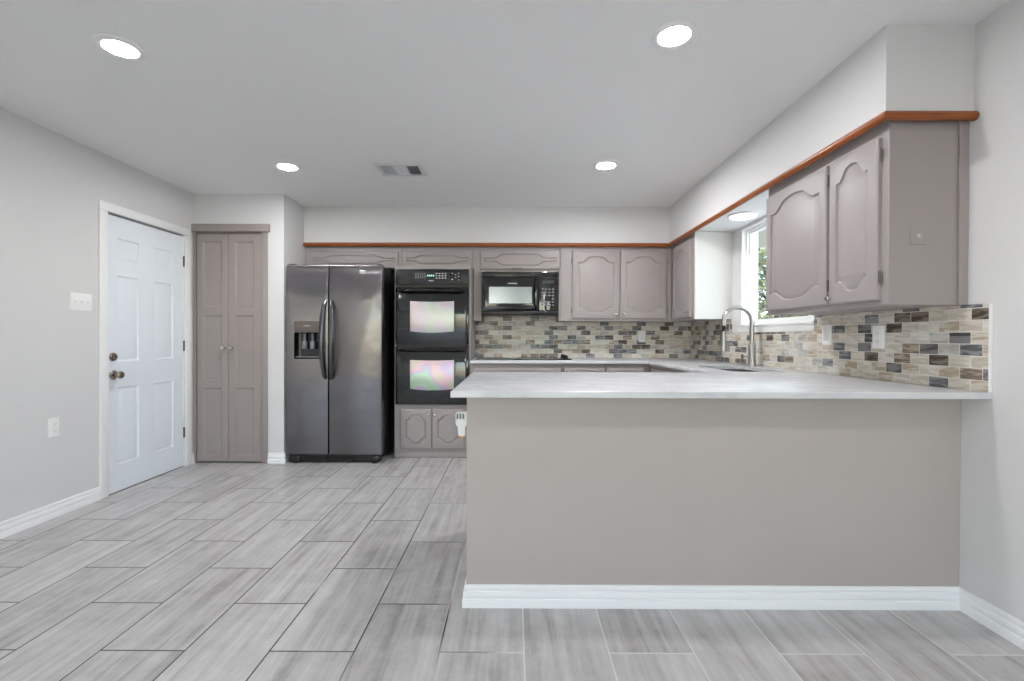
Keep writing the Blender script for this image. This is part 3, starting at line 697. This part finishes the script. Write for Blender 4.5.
# faucet
FX, FY = 1.805, 3.57
t = thing('faucet', 'tall brushed nickel gooseneck faucet with pull-down spray beside the sink', 'faucet', (FX, FY, ZC))
obj('faucet_body', lathe(BM(), [(.001, 0), (.029, 0), (.029, .006), (.028, .010), (.026, .02), (.026, .16), (.022, .168), (.0165, .172), (.001, .172)], (FX, FY, ZC+.0005)), M_chrome, t)
R_, zc_ = .107, 1.266
pts = [(FX, FY, 1.08), (FX, FY, 1.17)] + [(FX-R_+R_*math.cos(a), FY, zc_+R_*math.sin(a)) for a in [PI*i/20 for i in range(21)]] + [(FX-2*R_, FY, 1.235)]
obj('spout', tube(BM(), pts, .0165, 14), M_chrome, t)
obj('spray_hose', tube(BM(), [(FX-2*R_, FY, 1.236), (FX-2*R_, FY, 1.19)], .0115, 12), M_rubber, t, 'black hose collar')
obj('spray_head', lathe(BM(), [(.001, 0), (.024, 0), (.025, .006), (.021, .05), (.016, .105), (.0145, .14), (.015, .152), (.001, .152)], (FX-2*R_, FY, 1.04)), M_chrome, t)
b = tube(BM(), [(FX-2*R_+.012, FY, 1.215), (FX-2*R_+.034, FY, 1.222)], .006, 8); tube(b, [(FX-2*R_+.034, FY, 1.195), (FX-2*R_+.034, FY, 1.245)], .008, 8)
obj('docking_clip', b, M_hinge, t)
h_ = obj('lever_handle', tube(BM(), [(FX-.02, FY-.003, 1.0), (FX-.045, FY-.004, 1.0), (FX-.088, FY-.006, 1.002)], [.011, .0075, .006], 10), M_chrome, t)
obj('lever_tip', tube(BM(), [(FX-.075, FY-.006, .985), (FX-.075, FY-.006, 1.018)], .008, 10), M_hinge, h_)
# cooktop
t = thing('cooktop', 'black glass electric cooktop set in the back counter under the microwave', 'cooktop', (.11, 4.7, ZC))
obj('glass_top', plate(BM(), rrect(-.36, .56, 4.47, 4.93, .02), [], ZC+.0006, ZC+.009, T_id, .003), M_black, t)
for x, y, r in ((-.19, 4.60, .08), (-.19, 4.80, .1), (.12, 4.60, .1), (.12, 4.80, .08), (.32, 4.70, .07)):
    b = BM(); o_, i_ = [(x+r*math.cos(a*PI/16), y+r*math.sin(a*PI/16)) for a in range(32)], [(x+(r-.006)*math.cos(a*PI/16), y+(r-.006)*math.sin(a*PI/16)) for a in range(32)]
    plate(b, o_, [i_], ZC+.0091, ZC+.0096, T_id); obj('burner_ring', b, M_greyp, t)
for y in (4.54, 4.62, 4.70, 4.78, 4.86):
    kb = lathe(BM(), [(.001, 0), (.024, 0), (.023, .006), (.019, .01), (.018, .03), (.015, .033), (.001, .034)], (.505, y, ZC+.009), 'z', 18)
    obj('control_knob', kb, M_blackp, t)

# backsplash
b = BM(); box(b, -.4085, XR-.0105, YB-.011, YB-.0008, ZC+.0005, 1.3055); box(b, -.32, .443, YB-.011, YB-.0008, 1.3055, 1.37)
tag(struct('backsplash', b, M_mosB), 'mosaic tile backsplash on the back wall behind the cooktop', 'backsplash'); del bpy.data.objects['backsplash']['kind']
b = BM(); X0 = XR-.010; X1 = XR-.0008
box(b, X0, X1, 1.866, W0-.006, ZC+.0005, 1.2815); box(b, X0, X1, W0-.006, W1+.052, ZC+.0005, 1.1855); box(b, X0, X1, W1+.052, YB-.012, ZC+.0005, 1.19); box(b, X0, X1, 4.077, YB-.012, 1.19, 1.3035)
bs = struct('backsplash', b, M_mosR); del bs['kind']
tag(bs, 'mosaic tile backsplash on the right wall running under the window and near cabinet', 'backsplash')
bs2 = obj('edge_strip', mk(X0-.002, X1, 1.860, 1.8655, ZC+.0005, 1.2815), M_white, bs)

# ------------------------------------------------------------------ refrigerator
FX0, FX1, FS, YF_ = -2.056, -1.186, -1.667, 4.22
t = thing('refrigerator', 'dark stainless side-by-side refrigerator with water dispenser in the left door', 'refrigerator', (-1.6, YF_, 0))
obj('fridge_body', mk(FX0+.006, FX1-.004, YF_+.075, 4.93, .045, 1.782, .006), M_blackp, t, 'black cabinet sides')
TF = T_back(0, YF_+.07, 0)
DX0, DX1, DZ0, DZ1, DZm = -1.977, -1.744, .943, 1.284, 1.182
def crown(b):
    for i in range(18): bmesh.ops.bisect_plane(b, geom=b.verts[:]+b.edges[:]+b.faces[:], plane_co=(0, 0, 1.52+i*.0145), plane_no=(0, 0, 1))
    for v in b.verts:
        if v.co.z > 1.52 and v.co.y < YF_+.03: v.co.y += .21*(v.co.z-1.52)**2
    return b
dl = obj('fridge_door', crown(plate(BM(), rrect(FX0, FS-.003, .078, 1.796, .012, 4), [rrect(DX0, DX1, DZ0, DZm, .012, 3)], .0, .07, TF, .012)), M_fridge, t)
dr_ = obj('fridge_door', crown(plate(BM(), rrect(FS+.003, FX1, .078, 1.796, .012, 4), [], .0, .07, TF, .012)), M_fridge, t)
dp = obj('dispenser_panel', plate(BM(), rrect(DX0, DX1, DZm+.002, DZ1, .01, 3), [], .0701, .0735, TF, .002), M_fpanel, dl, 'brownish dispenser control panel')
obj('panel_mark', mk(-1.89, -1.83, YF_-.0045, YF_-.0036, 1.238, 1.243), M_mark, dl)
b = BM(); A = ring(b, rrect(DX0+.001, DX1-.001, DZ0+.001, DZm-.001, .012, 3), .069, TF); B = ring(b, rrect(DX0+.012, DX1-.012, DZ0+.012, DZm-.012, .012, 3), .004, TF); strip(b, A, B); b.faces.new(B)
obj('dispenser_recess', b, M_black, dl, 'black recess')
b = BM(); box(b, -1.918, -1.878, YF_+.02, YF_+.06, 1.03, 1.10, .006); box(b, -1.845, -1.805, YF_+.02, YF_+.06, 1.03, 1.10, .006); tube(b, [(-1.898, YF_+.04, 1.168), (-1.898, YF_+.04, 1.10)], .012, 8); tube(b, [(-1.825, YF_+.04, 1.168), (-1.825, YF_+.04, 1.10)], .012, 8)
obj('dispenser_paddle', b, M_greyp, dl, 'grey paddles')
obj('drip_tray', mk(DX0+.014, DX1-.014, YF_+.002, YF_+.06, DZ0+.013, DZ0+.022), M_greyp, dl)
for x, par, s in ((-1.702, dl, 1), (-1.630, dr_, -1)):
    pts = []; rr = []
    for i in range(25):
        q = i/24; bow = math.sin(PI*q)**.6 if 0 < q < 1 else 0
        pts.append((x - s*.022*bow + s*.011, YF_-.002-.058*bow, .765+.70*q)); rr.append(.016+.006*bow)
    obj('door_handle', tube(BM(), pts, rr, 12, (1, .8)), M_fhandle, par, 'dark curved bow handle')
obj('badge', plate(BM(), [(-1.365+.032*math.cos(a*PI/12), 1.725+.016*math.sin(a*PI/12)) for a in range(24)], [], .055, .0635, TF, .001), M_chrome, dr_, 'small oval badge')
b = mk(FX0+.02, FX1-.02, YF_+.03, YF_+.075, .02, .072)
for i in range(24): box(b, FX0+.16+i*.026, FX0+.172+i*.026, YF_+.024, YF_+.032, .026, .064)
obj('base_grille', b, M_blackp, t)
for x in (FX0+.075, FX1-.075):
    b = mk(x-.05, x+.05, YF_+.01, YF_+.07, .012, .07, .008); lathe(b, [(.001, 0), (.022, 0), (.022, .012), (.001, .012)], (x, YF_+.035, .0)); obj('roller_foot', b, M_blackp, t)
for x in (FX0+.05, FX1-.05): obj('hinge_cover', mk(x-.035, x+.035, YF_+.03, YF_+.11, 1.783, 1.803, .006), M_blackp, t)

# ------------------------------------------------------------------ pantry cupboard
t = thing('pantry_cupboard', 'tall narrow taupe pantry cupboard with two panelled doors beside the entry door', 'cupboard', (-2.55, YP, 0))
b = BM(); box(b, CX0+.001, -2.866, YP-.012, YP+.118, 0, CZ-.002); box(b, -2.272, CX1+.004, YP-.012, YP-.0005, 0, CZ-.002, .003); box(b, -2.272, CX1-.001, YP, YP+.118, 0, CZ-.002); box(b, -2.866, -2.272, YP+.012, YP+.118, 2.072, CZ-.002)
obj('face_frame', b, M_pantry, t)
obj('header_board', mk(XL+.002, -2.196, YP-.03, YP-.0005, 2.085, 2.152, .003), M_pantry, t)
for x0, x1, px0, px1, kx in ((-2.862, -2.5765, -2.805, -2.634, -2.612), (-2.5735, -2.275, -2.515, -2.345, -2.541)):
    b = BM(); TP = T_back(0, YP+.028, 0); outer = rect(x0, x1, .012, 2.068)
    bk = ring(b, outer, 0, TP); e0 = ring(b, outer, .026, TP); fr = ring(b, offset(outer, .004), .03, TP); strip(b, bk, e0); strip(b, e0, fr); b.faces.new(bk); hs = []
    for v0, v1 in ((.07, .68), (.74, 1.335), (1.41, 2.003)):
        lp = rect(px0, px1, v0, v1); R = [ring(b, offset(lp, d_), .03+w_, TP) for d_, w_ in ((0, 0), (.003, -.004), (.008, -.005), (.013, -.010))]
        for i in range(3): strip(b, R[i], R[i+1])
        b.faces.new(R[-1]); hs.append(R[0])
    fill(b, [fr]+hs)
    d = obj('cupboard_door', b, M_pantry, t)
    obj('door_knob', knob_bm((kx, YP-.002, 1.04), 'y', 1.25), M_knob, d, 'round satin nickel knob')

# ------------------------------------------------------------------ ceiling fittings
def downlight(x, y, label, z=HC):
    t = thing('recessed_light', label, 'ceiling light', (x, y, z), 'recessed ceiling lights')
    obj('trim_ring', lathe_ring(x, y, z), M_white, t)
    obj('lens', lathe(BM(), [(.001, 0), (.064, 0), (.064, .003), (.001, .003)], (x, y, z-.0065), 'z', 32), M_lens, t, 'glowing white lens')
    return t
def lathe_ring(x, y, z):
    b = BM(); n = 40; P = [(.065, -.002), (.067, -.008), (.078, -.009), (.094, -.005), (.096, -.0005), (.065, -.0005)]; R = []
    for r, h in P: R.append([b.verts.new((x+r*math.cos(2*PI*k/n), y+r*math.sin(2*PI*k/n), z+h)) for k in range(n)])
    for i in range(len(R)): strip(b, R[i], R[(i+1) % len(R)])
    return b
dl0 = downlight(-1.757, 2.096, 'lit round recessed light in the ceiling nearest the left wall, in front of entry door')
for x, y, lb in ((.678, 2.008, 'lit round recessed light above the peninsula, nearest the camera on the right'),
                 (-1.712, 3.55, 'lit round recessed light in front of the pantry, left of the ceiling vent'),
                 (.683, 3.515, 'lit round recessed light far on the right, towards the back cabinets'),
                 (-1.74, .52, 'recessed light overhead left of the camera'), (.68, .5, 'recessed light overhead right of the camera')):
    c = copy_tree(dl0); c.location = (x, y, HC); c['label'] = lb
    for ch in c.children:
        if ch.name.startswith('lens'):
            ch.data = ch.data.copy(); ch.data.materials[0] = M_can['left' if x < 0 else 'right', 'kitchen' if y > 3 else 'aisle' if y > 1 else 'dining']
t = thing('ceiling_light', 'shallow round lit ceiling lamp under the soffit in front of sink window', 'ceiling light', (1.708, 3.52, ZS))
obj('lamp_base', lathe(BM(), [(.001, 0), (.1, 0), (.1, .012), (.001, .012)], (1.708, 3.52, ZS-.0125), 'z', 32), M_white, t)
obj('diffuser', lathe(BM(), [(.001, 0), (.04, .001), (.07, .005), (.09, .011), (.092, .014), (.001, .014)], (1.708, 3.52, ZS-.027), 'z', 32), M_lens2, t, 'glowing domed diffuser')
# air vent
VX0, VX1, VY0, VY1 = -1.038, -.688, 3.482, 3.737
t = thing('ceiling_vent', 'white three-way air vent grille in the ceiling', 'vent', ((VX0+VX1)/2, (VY0+VY1)/2, HC))
b = BM(); secs = [(VX0+.03+i*.0985, VX0+.03+i*.0985+.09) for i in range(3)]
plate(b, rect(VX0, VX1, VY0, VY1), [rect(a, c, VY0+.03, VY1-.03) for a, c in secs], HC-.010, HC-.001, T_id); obj('vent_frame', b, M_vent, t)
obj('vent_shade_sheet', mk(VX0+.02, VX1-.02, VY0+.02, VY1-.02, HC-.0009, HC-.0003), M_ventd, t, 'dark sheet painted for the shade behind the slats')  # thin sheet, painted dark for the shade inside the opening
for k, (a, c) in enumerate(secs):
    n = 9
    for i in range(n):
        b = BM()
        if k == 1:
            y = VY0+.035+i*(VY1-VY0-.07)/(n-1); vs = [(a, y+.004, HC-.011), (c, y+.004, HC-.011), (c, y-.005, HC-.002), (a, y-.005, HC-.002)]; th = Vector((0, .0012, .0012))
        else:
            x = a+.005+i*(c-a-.01)/(n-1); s_ = 1 if k == 0 else -1
            vs = [(x-.004*s_, VY0+.03, HC-.011), (x-.004*s_, VY1-.03, HC-.011), (x+.0035*s_, VY1-.03, HC-.002), (x+.0035*s_, VY0+.03, HC-.002)]; th = Vector((.0012, 0, 0))
        A = [b.verts.new(v) for v in vs]; B = [b.verts.new(Vector(v)+th) for v in vs]; strip(b, A, B); b.faces.new(A); b.faces.new(B)
        obj('vent_slat', b, M_vent, t)

# ------------------------------------------------------------------ wall plates
def screw(c, ax): return lathe(BM(), [(.0005, 0), (.003, 0), (.002, .0012), (.0005, .0014)], c, ax, 10)
t = thing('light_switch', 'white three-gang light switch plate on the left wall beside the entry door', 'light switch', (XL, 3.13, 1.309))
obj('switch_plate', plate(BM(), rrect(3.05, 3.21, 1.309, 1.429, .006, 3), [], .0004, .006, T_left(XL, 0, 0), .003), M_plate, t)
for i in range(3):
    y = 3.084+i*.046
    tg = tube(BM(), [(XL+.005, y, 1.369), (XL+.016, y, 1.376)], .005, 8); obj('switch_toggle', tg, M_plate, t)
def outlet(T, u, v, label, wide=.07, rocker=False, axis='x', grp='white electrical outlets'):
    c = T(u, v, 0); t = thing('electrical_outlet', label, 'outlet', c - Vector((0, 0, .06)), grp)
    obj('outlet_plate', plate(BM(), rrect(u-wide/2, u+wide/2, v-.06, v+.06, .006, 3), [], .0004, .006, T, .003), M_plate, t)
    for dv in (-.021, .021):
        f = obj('socket_face', plate(BM(), rrect(u-.016, u+.016, v+dv-.014, v+dv+.014, .009, 4), [], .0061, .0085, T, .001), M_plate, t)
        b = BM(); plate(b, rect(u-.0075, u-.0055, v+dv-.002, v+dv+.007), [], .0086, .0088, T); plate(b, rect(u+.0055, u+.0075, v+dv-.002, v+dv+.007), [], .0086, .0088, T)
        plate(b, rrect(u-.002, u+.002, v+dv-.010, v+dv-.006, .0015, 2), [], .0086, .0088, T); obj('socket_slot', b, M_slot, f)
    return t
outlet(T_left(XL, 0, 0), 2.943, .568, 'white outlet low on the left wall below the light switch')
outlet(T_back(0, YB-.011, 0), 1.357, 1.155, 'white outlet on the back tile backsplash under the two-door cabinet', .072)
TRW = T_right(XR-.010, 0, 0)
outlet(TRW, -2.426, 1.148, 'white outlet on right tile backsplash, nearest the end of the counter', .078)
t = thing('light_switch', 'white switch plate on right tile backsplash between window sill and outlet', 'light switch', (XR-.01, 2.826, 1.1))
obj('switch_plate', plate(BM(), rrect(-2.826-.04, -2.826+.04, 1.10, 1.22, .006, 3), [], .0004, .006, TRW, .003), M_plate, t)
obj('rocker', plate(BM(), rect(-2.826-.017, -2.826+.017, 1.127, 1.193), [], .0061, .0095, TRW, .002), M_plate, t)
# plug-in device on the peninsula end
TE = lambda u, v, w: Vector((PL-w, 2.16-u, v))
outlet(TE, 0, .735, 'white outlet on the left end of the peninsula, seen edge-on', .072)
t = thing('air_freshener', 'small white plug-in air freshener with amber bottom on the peninsula end', 'air freshener', (PL-.04, 2.16, .68))
obj('plug_housing', plate(BM(), rrect(PL-.066, PL-.0095, .735, .80, .012, 4), [], 2.138, 2.182, lambda u, v, w: Vector((u, w, v)), .006), M_plate, t)
b = BM(); pts = [(PL-.064, .765), (PL-.05, .765), (PL-.03, .66), (PL-.052, .656)]
plate(b, [(PL-.064, .785), (PL-.054, .69), (PL-.024, .69), (PL-.022, .785)][::1], [], 2.145, 2.175, lambda u, v, w: Vector((u, w, v)), .0); obj('bottle', b, M_plate, t)
obj('bottle_base', mk(PL-.053, PL-.025, 2.146, 2.174, .681, .6895, .002), M_amber, t, 'amber oil at the bottom')
b = BM()
for i in range(3): tube(b, [(PL-.058+i*.014, 2.136, .77), (PL-.058+i*.014, 2.134, .793)], .0035, 8)
obj('vent_slit', b, M_greyp, t, 'grey slits')

# ------------------------------------------------------------------ dining lamp behind the camera (mirrored in the microwave)
t = thing('pendant_light', 'white globe pendant light over the dining end behind the camera', 'pendant light', (-.46, -1.5, HC))
obj('canopy', lathe(BM(), [(.001, 0), (.07, 0), (.05, .02), (.001, .022)], (-.46, -1.5, HC-.023), 'z', 24), M_chrome, t)
obj('stem', tube(BM(), [(-.46, -1.5, HC-.02), (-.46, -1.5, HC-.26)], .008, 8), M_chrome, t)
gl = BM(); bmesh.ops.create_uvsphere(gl, u_segments=24, v_segments=14, radius=.14); bmesh.ops.translate(gl, vec=(-.46, -1.5, HC-.39), verts=gl.verts)
obj('globe', gl, M_globe, t, 'glowing opal globe')
